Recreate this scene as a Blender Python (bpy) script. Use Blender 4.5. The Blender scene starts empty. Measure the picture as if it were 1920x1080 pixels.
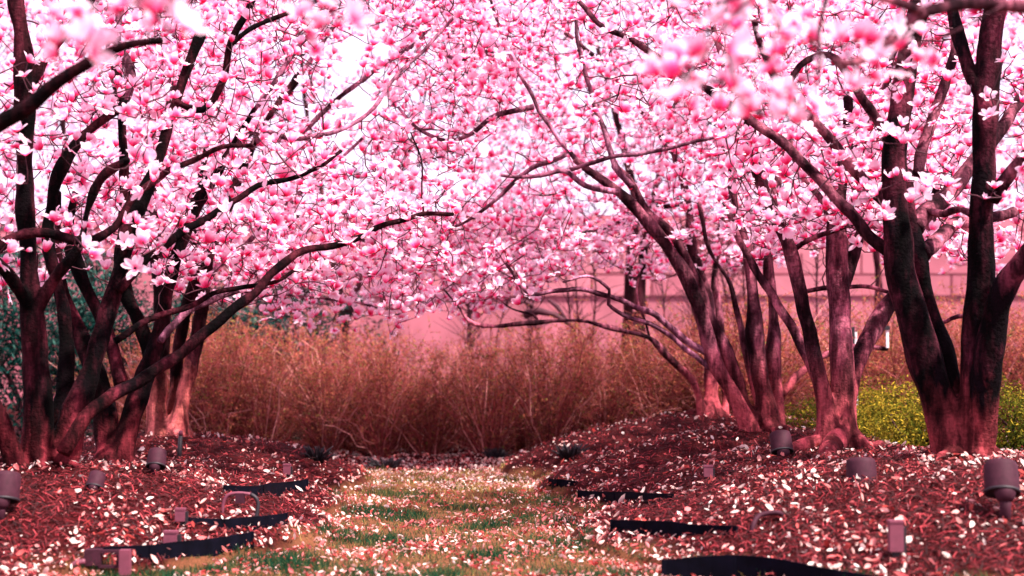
import bpy, math, random
import numpy as np
from mathutils import Vector, noise as mnoise

random.seed(7); RNG = np.random.default_rng(7)
SC = bpy.context.scene
COL = SC.collection

# ------------------------------------------------------------------ camera
F = 2667.0                      # focal length in photograph pixels (1920 wide)
CAM_H = 0.95
PITCH = math.atan((673 - 540) / F)
cam_d = bpy.data.cameras.new('camera'); cam = bpy.data.objects.new('camera', cam_d); COL.objects.link(cam)
cam.location = (0, 0, CAM_H); cam.rotation_euler = (math.pi / 2 + PITCH, 0, 0)
cam_d.sensor_width = 36; cam_d.lens = 36 * F / 1920; cam_d.clip_end = 300; cam_d.clip_start = 0.1
cam_d.dof.use_dof = True; cam_d.dof.focus_distance = 8.6; cam_d.dof.aperture_fstop = 1.5
SC.camera = cam

# ------------------------------------------------------------------ world and sun
SUN_EL, SUN_AZ = math.radians(56), math.radians(126)    # high over the right-hand row
w = bpy.data.worlds.new('World'); SC.world = w; w.use_nodes = True
nt = w.node_tree; nt.nodes.clear()
out = nt.nodes.new('ShaderNodeOutputWorld'); bg = nt.nodes.new('ShaderNodeBackground')
sky = nt.nodes.new('ShaderNodeTexSky'); sky.sky_type = 'NISHITA'; sky.sun_disc = False
sky.sun_elevation = SUN_EL; sky.sun_rotation = SUN_AZ; sky.dust_density = 4.0; sky.air_density = 1.0
mixw = nt.nodes.new('ShaderNodeMixRGB'); mixw.inputs[0].default_value = 0.72
mixw.inputs[2].default_value = (11.8, 8.9, 11.9, 1)       # thin bright overcast with the pink cast of the picture
nt.links.new(sky.outputs[0], mixw.inputs[1]); nt.links.new(mixw.outputs[0], bg.inputs[0])
bg.inputs[1].default_value = 0.066
nt.links.new(bg.outputs[0], out.inputs[0])
sd = bpy.data.lights.new('sun', 'SUN'); sd.energy = 5.0; sd.angle = math.radians(1.5); sd.color = (1.0, 0.86, 0.80)
sun = bpy.data.objects.new('sun', sd); COL.objects.link(sun)
sdir = Vector((math.sin(SUN_AZ) * math.cos(SUN_EL), math.cos(SUN_AZ) * math.cos(SUN_EL), math.sin(SUN_EL)))
sun.rotation_euler = sdir.to_track_quat('Z', 'Y').to_euler()
SC.view_settings.view_transform = 'Standard'; SC.view_settings.look = 'None'
SC.view_settings.exposure = 1.42; SC.view_settings.gamma = 1.0
SC.render.engine = 'CYCLES'
cy = SC.cycles
cy.max_bounces = 8; cy.diffuse_bounces = 6; cy.transmission_bounces = 6; cy.glossy_bounces = 2; cy.volume_bounces = 0
cy.use_denoising = True; cy.sample_clamp_indirect = 6

# ------------------------------------------------------------------ helpers
def P(px, py, Y):
    """point at depth Y on the sight line through a photograph pixel"""
    a, b = (px - 960) / F, (540 - py) / F
    dy = math.cos(PITCH) - b * math.sin(PITCH); dz = math.sin(PITCH) + b * math.cos(PITCH)
    k = Y / dy
    return np.array((a * k, Y, CAM_H + dz * k))

def to_px(p):
    x, y, z = p[..., 0], p[..., 1], p[..., 2] - CAM_H
    f = y * math.cos(PITCH) + z * math.sin(PITCH); u = -y * math.sin(PITCH) + z * math.cos(PITCH)
    return 960 + F * x / f, 540 - F * u / f

def link(o, parent=None):
    COL.objects.link(o)
    if parent is not None: o.parent = parent
    return o

def tag(o, label=None, cat=None, group=None, kind=None):
    if label: o['label'] = label
    if cat: o['category'] = cat
    if group: o['group'] = group
    if kind: o['kind'] = kind
    return o

def empty(name, label, cat, group=None, loc=(0, 0, 0), rz=0.0):
    o = bpy.data.objects.new(name, None); o.empty_display_size = 0.1
    o.location = loc; o.rotation_euler = (0, 0, rz); link(o)
    return tag(o, label, cat, group)

def mesh(name, V, faces, mat=None, attrs=None, smooth=True):
    """faces: one (n,k) array or a list of such arrays"""
    if not isinstance(faces, list): faces = [faces]
    faces = [np.asarray(f, dtype=np.int32) for f in faces if len(f)]
    me = bpy.data.meshes.new(name)
    V = np.asarray(V, dtype=np.float32)
    me.vertices.add(len(V)); me.vertices.foreach_set('co', V.ravel())
    loops = np.concatenate([f.ravel() for f in faces]) if faces else np.zeros(0, np.int32)
    tot = np.concatenate([np.full(len(f), f.shape[1], np.int32) for f in faces])
    start = np.concatenate([[0], np.cumsum(tot)[:-1]]).astype(np.int32)
    me.loops.add(len(loops)); me.loops.foreach_set('vertex_index', loops)
    me.polygons.add(len(tot)); me.polygons.foreach_set('loop_start', start); me.polygons.foreach_set('loop_total', tot)
    me.update(calc_edges=True)
    me.polygons.foreach_set('use_smooth', np.full(len(tot), bool(smooth)))
    for k, v in (attrs or {}).items():
        at = me.attributes.new(k, 'FLOAT', 'POINT'); at.data.foreach_set('value', np.asarray(v, np.float32))
    if mat: me.materials.append(mat)
    return me

def obj(name, me, parent=None): return link(bpy.data.objects.new(name, me), parent)

class MB:
    """collects pieces of one mesh"""
    def __init__(s): s.V = []; s.Q = []; s.T = []; s.n = 0; s.A = []
    def add(s, V, Q=None, T=None, A=None):
        V = np.asarray(V, float).reshape(-1, 3)
        if Q is not None and len(Q): s.Q.append(np.asarray(Q, int) + s.n)
        if T is not None and len(T): s.T.append(np.asarray(T, int) + s.n)
        s.V.append(V); s.n += len(V)
        s.A.append(np.zeros(len(V)) if A is None else np.full(len(V), A) if np.isscalar(A) else np.asarray(A))
        return s
    def mesh(s, name, mat, smooth=True, attr=None):
        f = []
        if s.Q: f.append(np.concatenate(s.Q))
        if s.T: f.append(np.concatenate(s.T))
        return mesh(name, np.concatenate(s.V), f, mat, {attr: np.concatenate(s.A)} if attr else None, smooth)
    def build(s, name, mat, parent=None, smooth=True, attr=None): return obj(name, s.mesh(name, mat, smooth, attr), parent)
    def tube(s, pts, rad, sides=8, cap=True, A=None):
        V, Q, T = tube(np.asarray(pts, float), np.asarray(rad, float), sides, cap); return s.add(V, Q, T, A)
    def box(s, c, size, rot=None, A=None):
        c = np.asarray(c, float); h = np.asarray(size, float) / 2
        v = np.array([(x, y, z) for x in (-1, 1) for y in (-1, 1) for z in (-1, 1)]) * h
        if rot is not None: v = v @ np.asarray(rot).T
        return s.add(v + c, [(0, 1, 3, 2), (4, 6, 7, 5), (0, 4, 5, 1), (2, 3, 7, 6), (0, 2, 6, 4), (1, 5, 7, 3)], None, A)
    def lathe(s, prof, sides=24, M=None, c=(0, 0, 0)):
        prof = np.asarray(prof, float); a = np.linspace(0, 2 * math.pi, sides, endpoint=False)
        V = np.stack([np.outer(prof[:, 0], np.cos(a)), np.outer(prof[:, 0], np.sin(a)), np.repeat(prof[:, 1][:, None], sides, 1)], -1).reshape(-1, 3)
        n = len(prof); Q = []
        for i in range(n - 1):
            for j in range(sides):
                k = (j + 1) % sides; Q.append((i * sides + j, i * sides + k, (i + 1) * sides + k, (i + 1) * sides + j))
        if M is not None: V = V @ np.asarray(M).T
        return s.add(V + np.asarray(c), Q)

def tube(pts, rad, sides, cap=True):
    n = len(pts)
    t = np.gradient(pts, axis=0); t /= np.linalg.norm(t, axis=1)[:, None] + 1e-9
    ref = np.array((0.31, 0.9, 0.3)) if abs(t[0][2]) > 0.8 else np.array((0.1, 0.2, 1.0))
    u = np.cross(t, ref); u /= np.linalg.norm(u, axis=1)[:, None] + 1e-9
    v = np.cross(t, u)
    a = np.linspace(0, 2 * math.pi, sides, endpoint=False)
    V = pts[:, None, :] + rad[:, None, None] * (np.cos(a)[None, :, None] * u[:, None, :] + np.sin(a)[None, :, None] * v[:, None, :])
    V = V.reshape(-1, 3)
    i = np.arange(n - 1)[:, None] * sides; j = np.arange(sides)[None, :]; k = (j + 1) % sides
    Q = np.stack([i + j, i + k, i + sides + k, i + sides + j], -1).reshape(-1, 4)
    T = []
    if cap:
        V = np.vstack([V, pts[0], pts[-1] + t[-1] * rad[-1] * 0.5]); c0, c1 = n * sides, n * sides + 1
        T = [(c0, (q + 1) % sides, q) for q in range(sides)] + [(c1, (n - 1) * sides + q, (n - 1) * sides + (q + 1) % sides) for q in range(sides)]
    return V, Q, T

def spline(pts, step=0.05, wob=0.0):
    """Catmull-Rom through pts, resampled; returns points and parameter 0..1"""
    p = np.asarray(pts, float)
    p = np.vstack([2 * p[0] - p[1], p, 2 * p[-1] - p[-2]])
    outp = []
    for i in range(1, len(p) - 2):
        L = np.linalg.norm(p[i + 1] - p[i]); n = max(2, int(L / step))
        for s in np.arange(n) / n:
            outp.append(0.5 * ((2 * p[i]) + (-p[i - 1] + p[i + 1]) * s + (2 * p[i - 1] - 5 * p[i] + 4 * p[i + 1] - p[i + 2]) * s * s
                               + (-p[i - 1] + 3 * p[i] - 3 * p[i + 1] + p[i + 2]) * s ** 3))
    outp.append(p[-2]); outp = np.array(outp)
    L = np.concatenate([[0], np.cumsum(np.linalg.norm(np.diff(outp, axis=0), axis=1))])
    if wob:
        ph = RNG.uniform(0, 6.28, (3, 3)); fr = np.array((5.0, 11.0, 23.0))
        for a in range(3):
            outp[:, a] += wob * sum(np.sin(fr[q] * L + ph[q, a]) / (q + 1) for q in range(3)) * np.minimum(1, L * 4)
    return outp, L / max(L[-1], 1e-6)

def vnoise(X, Y, f, seed=0.0):
    """cheap smooth value noise from sines, vectorised"""
    s = np.zeros_like(X)
    r = np.random.default_rng(int(seed * 10) + 3)
    for k in range(7):
        a = r.uniform(0, 6.28); fr = f * r.uniform(0.6, 1.9)
        s = s + np.sin((X * math.cos(a) + Y * math.sin(a)) * fr * 6.28 + r.uniform(0, 6.28))
    return s / 3.6

# ------------------------------------------------------------------ materials
def new_mat(name):
    m = bpy.data.materials.new(name); m.use_nodes = True; n = m.node_tree; n.nodes.clear()
    o = n.nodes.new('ShaderNodeOutputMaterial'); return m, n, o

def ramp(n, stops, fac=None):
    r = n.nodes.new('ShaderNodeValToRGB'); e = r.color_ramp.elements
    while len(e) < len(stops): e.new(0.5)
    for el, (p, c) in zip(e, stops): el.position = p; el.color = (*c, 1)
    if fac is not None: n.links.new(fac, r.inputs[0])
    return r

def attr(n, name):
    a = n.nodes.new('ShaderNodeAttribute'); a.attribute_name = name; return a.outputs['Fac']

def noise_node(n, scale, detail=4, vec=None, rough=0.55):
    t = n.nodes.new('ShaderNodeTexNoise'); t.inputs['Scale'].default_value = scale; t.inputs['Detail'].default_value = detail
    t.inputs['Roughness'].default_value = rough
    if vec is not None: n.links.new(vec, t.inputs['Vector'])
    return t.outputs['Fac']

def mapped(n, scale):
    tc = n.nodes.new('ShaderNodeTexCoord'); mp = n.nodes.new('ShaderNodeMapping'); mp.inputs['Scale'].default_value = scale
    n.links.new(tc.outputs['Object'], mp.inputs[0]); return mp.outputs[0]

def mixc(n, fac, a, b, mode='MIX'):
    m = n.nodes.new('ShaderNodeMixRGB'); m.blend_type = mode
    for i, v in ((0, fac), (1, a), (2, b)):
        if isinstance(v, (int, float)): m.inputs[i].default_value = v
        elif isinstance(v, tuple): m.inputs[i].default_value = (*v, 1)
        else: n.links.new(v, m.inputs[i])
    return m.outputs[0]

def principled(n, o, color, rough=0.8, bump=None, bstr=0.4, bdist=0.01, spec=0.3):
    b = n.nodes.new('ShaderNodeBsdfPrincipled')
    if isinstance(color, tuple): b.inputs['Base Color'].default_value = (*color, 1)
    else: n.links.new(color, b.inputs['Base Color'])
    b.inputs['Roughness'].default_value = rough; b.inputs['Specular IOR Level'].default_value = spec
    if bump is not None:
        bp = n.nodes.new('ShaderNodeBump'); bp.inputs['Strength'].default_value = bstr; bp.inputs['Distance'].default_value = bdist
        n.links.new(bump, bp.inputs['Height']); n.links.new(bp.outputs[0], b.inputs['Normal'])
    n.links.new(b.outputs[0], o.inputs[0]); return b

def leafy(n, o, color, trans=0.45, tcol=None):
    d = n.nodes.new('ShaderNodeBsdfDiffuse'); t = n.nodes.new('ShaderNodeBsdfTranslucent'); m = n.nodes.new('ShaderNodeMixShader')
    m.inputs[0].default_value = trans
    for s, c in ((d, color), (t, tcol if tcol is not None else color)):
        if isinstance(c, tuple): s.inputs[0].default_value = (*c, 1)
        else: n.links.new(c, s.inputs[0])
    n.links.new(d.outputs[0], m.inputs[1]); n.links.new(t.outputs[0], m.inputs[2]); n.links.new(m.outputs[0], o.inputs[0])

def mat_petal(name, deep, mid, tip):
    m, n, o = new_mat(name)
    t = attr(n, 't'); r = attr(n, 'r')
    sh = n.nodes.new('ShaderNodeMath'); sh.operation = 'MULTIPLY_ADD'; sh.inputs[1].default_value = 0.55; sh.inputs[2].default_value = -0.27
    n.links.new(r, sh.inputs[0])
    ad = n.nodes.new('ShaderNodeMath'); ad.operation = 'ADD'; ad.use_clamp = True
    n.links.new(t, ad.inputs[0]); n.links.new(sh.outputs[0], ad.inputs[1])
    outer = ramp(n, [(0.0, deep), (0.30, mid), (0.66, tip), (1.0, tip)], ad.outputs[0])
    inner = ramp(n, [(0.0, mid), (0.3, tip), (1.0, tuple(min(1, c * 1.06) for c in tip))], ad.outputs[0])
    g = n.nodes.new('ShaderNodeNewGeometry')
    c = mixc(n, g.outputs['Backfacing'], outer.outputs[0], inner.outputs[0])
    leafy(n, o, c, 0.6)
    return m

M_petal = mat_petal('magnolia_petal', (0.80, 0.02, 0.14), (0.96, 0.15, 0.40), (0.97, 0.74, 0.86))

def mat_bark(name, dark, light, base_h, basecol, zref):
    m, n, o = new_mat(name)
    v = mapped(n, (3.2, 3.2, 1.1)); big = noise_node(n, 2.0, 5, v, 0.6)
    vr = mapped(n, (7, 7, 26)); ring = noise_node(n, 1.2, 3, vr, .7)
    fine = noise_node(n, 60, 4, mapped(n, (1, 1, 1)))
    c = ramp(n, [(0.44, dark), (0.53, tuple(a * .7 + b * .3 for a, b in zip(dark, light))), (0.64, light)], big).outputs[0]
    rr = ramp(n, [(0.30, (0.3, 0.3, 0.3)), (0.46, (1, 1, 1))], ring).outputs[0]
    c = mixc(n, 0.7, c, rr, 'MULTIPLY')
    tc = n.nodes.new('ShaderNodeTexCoord'); sx = n.nodes.new('ShaderNodeSeparateXYZ'); n.links.new(tc.outputs['Object'], sx.inputs[0])
    mr = n.nodes.new('ShaderNodeMapRange'); mr.inputs['From Min'].default_value = zref + base_h; mr.inputs['From Max'].default_value = zref + base_h * 0.4 - .35
    nz = n.nodes.new('ShaderNodeMath'); nz.operation = 'MULTIPLY_ADD'; nz.inputs[1].default_value = -1.0
    n.links.new(big, nz.inputs[0]); n.links.new(sx.outputs[2], nz.inputs[2])
    n.links.new(nz.outputs[0], mr.inputs['Value'])
    c = mixc(n, mr.outputs[0], c, mixc(n, 0.55, basecol, rr, 'MULTIPLY'))
    fr = ramp(n, [(0.3, (0.55, 0.55, 0.55)), (0.65, (1.15, 1.15, 1.15))], fine).outputs[0]
    c = mixc(n, 0.7, c, fr, 'MULTIPLY')
    st = noise_node(n, 1.0, 4, mapped(n, (9, 9, 1.3)), .6)
    c = mixc(n, .85, c, ramp(n, [(0.42, (0.07, 0.06, 0.07)), (0.52, (0.75, 0.75, 0.75)), (0.62, (1.5, 1.45, 1.45))], st).outputs[0], 'MULTIPLY')
    crack = noise_node(n, 1.0, 6, mapped(n, (20, 20, 8)), .75)
    c = mixc(n, .8, c, ramp(n, [(0.36, (0.25, 0.22, 0.24)), (0.50, (1, 1, 1))], crack).outputs[0], 'MULTIPLY')
    bm = mixc(n, 0.5, mixc(n, 0.5, ring, crack), fine)
    principled(n, o, c, 0.9, bm, 0.9, 0.02, 0.06)
    return m

def mat_simple(name, c, rough=0.6, var=0.25, scale=30, bstr=0.2, spec=0.4, metal=0.0):
    m, n, o = new_mat(name)
    f = noise_node(n, scale, 5, mapped(n, (1, 1, 1)))
    col = ramp(n, [(0.3, tuple(x * (1 - var) for x in c)), (0.7, tuple(min(1, x * (1 + var)) for x in c))], f).outputs[0]
    b = principled(n, o, col, rough, f, bstr, 0.004, spec); b.inputs['Metallic'].default_value = metal
    return m

def mat_rand(name, stops, trans=0.0, rough=0.8):
    m, n, o = new_mat(name)
    c = ramp(n, stops, attr(n, 'r')).outputs[0]
    if trans: leafy(n, o, c, trans)
    else: principled(n, o, c, rough)
    return m

M_twig = mat_simple('magnolia_twig', (0.055, 0.010, 0.020), 0.8, 0.4, 18)
M_mulch = mat_rand('bark_mulch', [(0, (0.010, 0.001, 0.001)), (0.42, (0.042, 0.0015, 0.003)), (0.75, (0.19, 0.008, 0.015)), (1, (0.42, 0.055, 0.065))])
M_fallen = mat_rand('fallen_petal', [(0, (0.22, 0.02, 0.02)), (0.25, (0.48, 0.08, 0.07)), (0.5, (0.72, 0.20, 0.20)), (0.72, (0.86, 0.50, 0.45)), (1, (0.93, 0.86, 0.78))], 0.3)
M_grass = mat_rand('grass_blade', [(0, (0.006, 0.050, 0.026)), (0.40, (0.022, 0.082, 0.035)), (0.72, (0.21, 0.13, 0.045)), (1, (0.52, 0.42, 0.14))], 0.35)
M_cane = mat_rand('shrub_cane', [(0, (0.06, 0.012, 0.015)), (0.6, (0.40, 0.060, 0.065)), (1, (0.9, 0.42, 0.38))])
M_cleaf = mat_rand('shrub_leaf', [(0, (0.05, 0.035, 0.02)), (0.3, (0.13, 0.085, 0.035)), (0.55, (0.50, 0.13, 0.085)), (0.8, (0.52, 0.23, 0.10)), (1, (0.20, 0.26, 0.06))], 0.4)
M_yew = mat_rand('yew_leaf', [(0, (0.002, 0.010, 0.009)), (0.6, (0.008, 0.040, 0.034)), (1, (0.06, 0.15, 0.12))], 0.1)
M_gold = mat_rand('golden_leaf', [(0, (0.015, 0.028, 0.006)), (0.5, (0.10, 0.105, 0.012)), (0.85, (0.36, 0.27, 0.03)), (1, (0.55, 0.40, 0.04))], 0.35)
M_edging = mat_simple('black_edging', (0.0022, 0.0022, 0.006), 0.85, 0.5, 12, 0.2, 0.05)
M_lamp = mat_simple('mauve_enamel', (0.040, 0.010, 0.019), 0.7, 0.25, 40, 0.1, 0.15)
M_lampdark = mat_simple('black_enamel', (0.012, 0.008, 0.012), 0.6, 0.2, 40, 0.1)
M_pale = mat_simple('pale_plastic', (0.15, 0.035, 0.06), 0.6, 0.15, 30, 0.1)
M_white = mat_simple('white_paint', (0.8, 0.74, 0.76), 0.5, 0.05, 30, 0.05)

# ------------------------------------------------------------------ terrain
# planting beds: centre x, y, radius, mound height
BEDS = [(2.39, 7.5, 2.05, 0.40), (2.12, 9.0, 1.75, 0.36), (1.85, 10.5, 1.65, 0.40), (1.75, 12.1, 1.85, 0.44), (4.2, 6.6, 2.2, 0.34), (4.3, 9.5, 2.3, 0.36), (4.2, 12.3, 2.2, 0.3),
        (-2.6, 7.7, 1.62, 0.33), (-2.55, 9.0, 1.5, 0.27), (-2.68, 11.0, 1.6, 0.33), (-4.4, 7.5, 2.0, 0.30), (-4.6, 10.0, 2.3, 0.3), (-3.6, 5.9, 1.6, 0.12)]
def bedfield(X, Y):
    h = np.zeros_like(X); m = np.full_like(X, -1.0)
    for (bx, by, r, H) in BEDS:
        d = np.hypot(X - bx, Y - by) / r
        q = np.clip(1 - d * d, 0, 1)
        h = np.maximum(h, H * q ** 0.9 + 0.035 * (d < 1))
        m = np.maximum(m, 1 - d)
    return h, m
def height(X, Y):
    X = np.asarray(X, float); Y = np.asarray(Y, float)
    h, m = bedfield(X, Y)
    k = np.clip(m * 6, 0, 1)
    h = h + k * (0.018 * vnoise(X, Y, 0.9, 1) + 0.010 * vnoise(X, Y, 2.7, 2)) + (1 - k) * 0.006 * vnoise(X, Y, 0.6, 3)
    back = np.clip((Y - 12.2) / 1.0, 0, 1)
    return h + 0.05 * back * (1 - k) * (1 + 0.5 * vnoise(X, Y, 1.2, 5))
def bedmask(X, Y):
    h, m = bedfield(X, Y)
    e = m + 0.05 * vnoise(X, Y, 1.5, 8)
    k = np.clip(e * 12 + 0.3, 0, 1)
    back = np.clip((Y + 0.25 * vnoise(X, Y, 0.8, 9) - 11.9) / 0.5, 0, 1)
    return np.maximum(k, back)
def hz(x, y): return float(height(np.array([x]), np.array([y]))[0])
def ground_at(px, py, y0=4.0, y1=16.0):
    """where the sight line through a pixel meets the terrain"""
    Ys = np.linspace(y0, y1, 1200); pts = np.array([P(px, py, y) for y in Ys])
    g = height(pts[:, 0], pts[:, 1]); hit = np.where(pts[:, 2] <= g)[0]
    i = hit[0] if len(hit) else -1
    return np.array((pts[i, 0], pts[i, 1], g[i]))

def axis(lo, a, b, hi, step, ncoarse):
    l = lo + (a - lo) * (1 - np.linspace(1, 0, ncoarse, endpoint=False) ** 2); r = b + (hi - b) * np.linspace(0, 1, ncoarse + 1)[1:] ** 2
    return np.concatenate([l, np.arange(a, b, step), [b], r])
xs = axis(-45, -5.0, 5.0, 45, 0.045, 12); ys = axis(-8, 4.5, 14.5, 60, 0.045, 12)
GX, GY = np.meshgrid(xs, ys, indexing='xy'); fx, fy = GX.ravel(), GY.ravel()
near = (np.abs(fx) < 7) & (fy > 3) & (fy < 17)
gz = np.where(near, height(fx, fy), 0.05 * np.clip((fy - 12.2), 0, 1))
nm = bedmask(fx, fy)
gz = gz + np.where(near, nm * RNG.uniform(-0.010, 0.010, len(gz)), 0)
nx, ny = len(xs), len(ys)
ii = (np.arange(ny - 1)[:, None] * nx + np.arange(nx - 1)[None, :]).ravel()
M_ground, n, o = new_mat('ground')
fn = noise_node(n, 45, 6, mapped(n, (1, 1, 1)), 0.7); bn = noise_node(n, 1.6, 4, mapped(n, (1, 1, 1)))
lawn = ramp(n, [(0.3, (0.05, 0.035, 0.015)), (0.55, (0.17, 0.07, 0.030)), (0.75, (0.34, 0.13, 0.07))], fn).outputs[0]
lawn2 = mixc(n, bn, lawn, (0.15, 0.055, 0.028))
mul = ramp(n, [(0.3, (0.006, 0.0005, 0.001)), (0.6, (0.045, 0.002, 0.003)), (0.8, (0.14, 0.007, 0.011))], fn).outputs[0]
principled(n, o, mixc(n, attr(n, 'bed'), lawn2, mul), 0.95, fn, 0.8, 0.02, 0.1)
g = obj('ground', mesh('ground', np.stack([fx, fy, gz], -1), np.stack([ii, ii + 1, ii + nx + 1, ii + nx], -1), M_ground, {'bed': nm}))
tag(g, kind='structure')

# ------------------------------------------------------------------ scatter on the ground
def frames(N, axis_z, spin):
    """rotation matrices whose z column is axis_z"""
    z = axis_z / np.linalg.norm(axis_z, axis=1)[:, None]
    ref = np.where(np.abs(z[:, 2:3]) > 0.9, np.array([[1.0, 0, 0]]), np.array([[0, 0, 1.0]]))
    x = np.cross(ref, z); x /= np.linalg.norm(x, axis=1)[:, None]; y = np.cross(z, x)
    c, s = np.cos(spin)[:, None], np.sin(spin)[:, None]
    return np.stack([x * c + y * s, -x * s + y * c, z], -1)

def batch(proto_V, proto_F, R, S, T):
    """copies of one small shape joined: R (n,3,3), S (n,3) scale, T (n,3)"""
    V = np.einsum('nij,nkj->nki', R, proto_V[None] * S[:, None, :]) + T[:, None, :]
    nv = len(proto_V)
    Fs = (proto_F[None] + (np.arange(len(T)) * nv)[:, None, None]).reshape(-1, proto_F.shape[1])
    return V.reshape(-1, 3), Fs

def scatter_pts(N, ymin, ymax, xmargin=0.3):
    """points in the part of the ground the camera looks at, thinning with distance"""
    u = RNG.random(N); Y = ymin * (ymax / ymin) ** u
    half = 0.37 * Y + xmargin
    X = RNG.uniform(-1, 1, N) * half
    return X, Y

def normals(X, Y):
    e = 0.02; h = height(X, Y)
    return np.stack([-(height(X + e, Y) - h) / e, -(height(X, Y + e) - h) / e, np.ones_like(X)], -1), h

# shredded bark
X, Y = scatter_pts(120000, 5.0, 14.5); k = bedmask(X, Y) > RNG.uniform(0.2, 0.9, len(X)); X, Y = X[k], Y[k]
nrm, h = normals(X, Y)
shred = np.array([(-.5, -.5, 0), (.5, -.5, 0), (-.45, 0, .35), (.55, 0, .3), (-.3, .5, 0), (.3, .5, .1)], float)
N = len(X); R = frames(N, nrm + RNG.normal(0, .35, (N, 3)), RNG.uniform(0, 6.28, N))
S = np.stack([RNG.uniform(.002, .0065, N), RNG.uniform(.015, .075, N), RNG.uniform(.004, .02, N)], -1)
V, Fs = batch(shred, np.array([(0, 1, 3, 2), (2, 3, 5, 4)]), R, S, np.stack([X, Y, h + RNG.uniform(0, .02, N)], -1))
tag(obj('mulch', mesh('mulch', V, Fs, M_mulch, {'r': np.repeat(RNG.beta(1.3, 1.6, N), 6)})), kind='stuff', label='dark red shredded bark mulch covering the mounded beds')

# fallen petals
pet = np.array([(0, -.5, .05), (-.38, -.15, .22), (0, -.12, 0), (.38, -.15, .22), (-.42, .25, .30), (0, .25, .05), (.42, .25, .30), (0, .55, .30)], float)
petQ = np.array([(0, 2, 1, 1), ])
pF = np.array([(0, 2, 1), (0, 3, 2), (1, 2, 5), (1, 5, 4), (2, 3, 6), (2, 6, 5), (4, 5, 7), (5, 6, 7)])
X, Y = scatter_pts(115000, 5.0, 13.8)
bm = bedmask(X, Y)
dens = np.where(bm > .5, 0.12 + 0.15 * vnoise(X, Y, 0.9, 21), 0.27 + 0.42 * vnoise(X, Y, 1.3, 22))
hh, mm = bedfield(X, Y)
dens = dens + np.where((bm > .5) & (Y > 11.6) & (mm < 0), .45, 0) + 0.35 * np.exp(-((mm + 0.02) / 0.09) ** 2) + np.where((Y > 10.4) & (mm < 0), .3, 0)
k = RNG.random(len(X)) < dens; X, Y, bm, mm = X[k], Y[k], bm[k], mm[k]
nrm, h = normals(X, Y); N = len(X)
R = frames(N, nrm + RNG.normal(0, .62, (N, 3)), RNG.uniform(0, 6.28, N))
sz = (.006 + .040 * RNG.beta(.9, 2.6, N)) * np.where(bm > .5, 1.1, .9)
S = np.stack([sz * RNG.uniform(.3, .95, N), sz * RNG.uniform(.8, 1.6, N), sz * RNG.uniform(-1.0, 2.2, N)], -1)
V, Fs = batch(pet, pF, R, S, np.stack([X, Y, h + RNG.uniform(.008, .03, N)], -1))
rr = np.where(bm > .5, RNG.beta(1.3, .75, N), RNG.beta(1.3, 1.35, N))
rr = np.where((Y > 10.2) & (Y < 12.0) & (mm < 0), RNG.beta(2.4, .8, N), rr)  # paler petals put sunlight into the colour at the far end
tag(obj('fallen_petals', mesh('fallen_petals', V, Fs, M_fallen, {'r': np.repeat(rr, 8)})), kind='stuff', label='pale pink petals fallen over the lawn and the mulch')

# grass
X, Y = scatter_pts(300000, 5.4, 12.6)
bm = bedmask(X, Y); pt = vnoise(X, Y, 0.9, 31) + 0.6 * vnoise(X, Y, 2.2, 32)
k = (bm < .5) & (RNG.random(len(X)) < 0.28 + 0.72 * np.clip(pt * 1.4, 0, 1)); X, Y, pt = X[k], Y[k], pt[k]
N = len(X); h = height(X, Y)
bl = np.array([(-.5, 0, 0), (.5, 0, 0), (-.35, .25, .6), (.35, .25, .6), (0, .6, 1)], float)
R = frames(N, np.array([[0, 0, 1.0]]) + RNG.normal(0, .35, (N, 3)), RNG.uniform(0, 6.28, N))
hg = RNG.uniform(.015, .035, N) * (1 + .9 * np.clip(pt, 0, 1.2))
S = np.stack([RNG.uniform(.0025, .005, N), hg, hg], -1)
V, Fs = batch(bl, np.array([(0, 1, 3), (0, 3, 2), (2, 3, 4)]), R, S, np.stack([X, Y, h - .003], -1))
gr = np.clip(RNG.beta(1.6, 2.2, N) - 0.25 * np.clip(pt, 0, 1) + 0.38 * np.clip((Y - 9.0) / 1.5, 0, 1), 0, 1)  # yellower blades toward the far end imitate sun on the grass
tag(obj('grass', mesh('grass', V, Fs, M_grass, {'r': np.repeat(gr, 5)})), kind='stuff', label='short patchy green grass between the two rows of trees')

# ------------------------------------------------------------------ blossoms
def flower_variant(openness, npet, size, rs, rows=(0, .35, .7, .92, 1.0), cols=3):
    V, Q, t = [], [], []
    for k in range(npet):
        a = k * 2.399 + rs.uniform(-.25, .25)
        oo = float(np.clip(openness + rs.uniform(-.18, .18) + (0.12 if k % 3 == 0 else 0), 0, 1.25))
        L = size * rs.uniform(.9, 1.15); W = L * rs.uniform(.46, .62)
        r0, z0 = .10 * L, 0.0; n = 12; path = [(r0, z0)]
        for q in range(n):
            s = (q + .5) / n
            phi = math.radians(np.interp(s, (0, .4, 1), (52, 14 + 62 * oo, -8 + 112 * oo)))
            r0 += L / n * math.sin(phi); z0 += L / n * math.cos(phi); path.append((r0, z0))
        path = np.array(path); b = len(V); tw = rs.uniform(-.3, .3)
        for i, s in enumerate(rows):
            pr = np.interp(s * n, np.arange(n + 1), path[:, 0]); pz = np.interp(s * n, np.arange(n + 1), path[:, 1])
            w_ = W * np.interp(s, (0, .35, .7, .92, 1), (.34, .85, 1.0, .66, .20))
            for j in range(cols):
                c = (j / (cols - 1) - .5) * w_ if cols > 1 else 0
                rad = pr - abs(c) * .45; ang = a + tw * s
                V.append((rad * math.cos(ang) - c * math.sin(ang), rad * math.sin(ang) + c * math.cos(ang), pz + abs(c) * .12)); t.append(s)
        for i in range(len(rows) - 1):
            for j in range(cols - 1):
                p = b + i * cols + j; Q.append((p, p + 1, p + cols + 1, p + cols))
    return np.array(V), np.array(Q), np.array(t)
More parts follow.
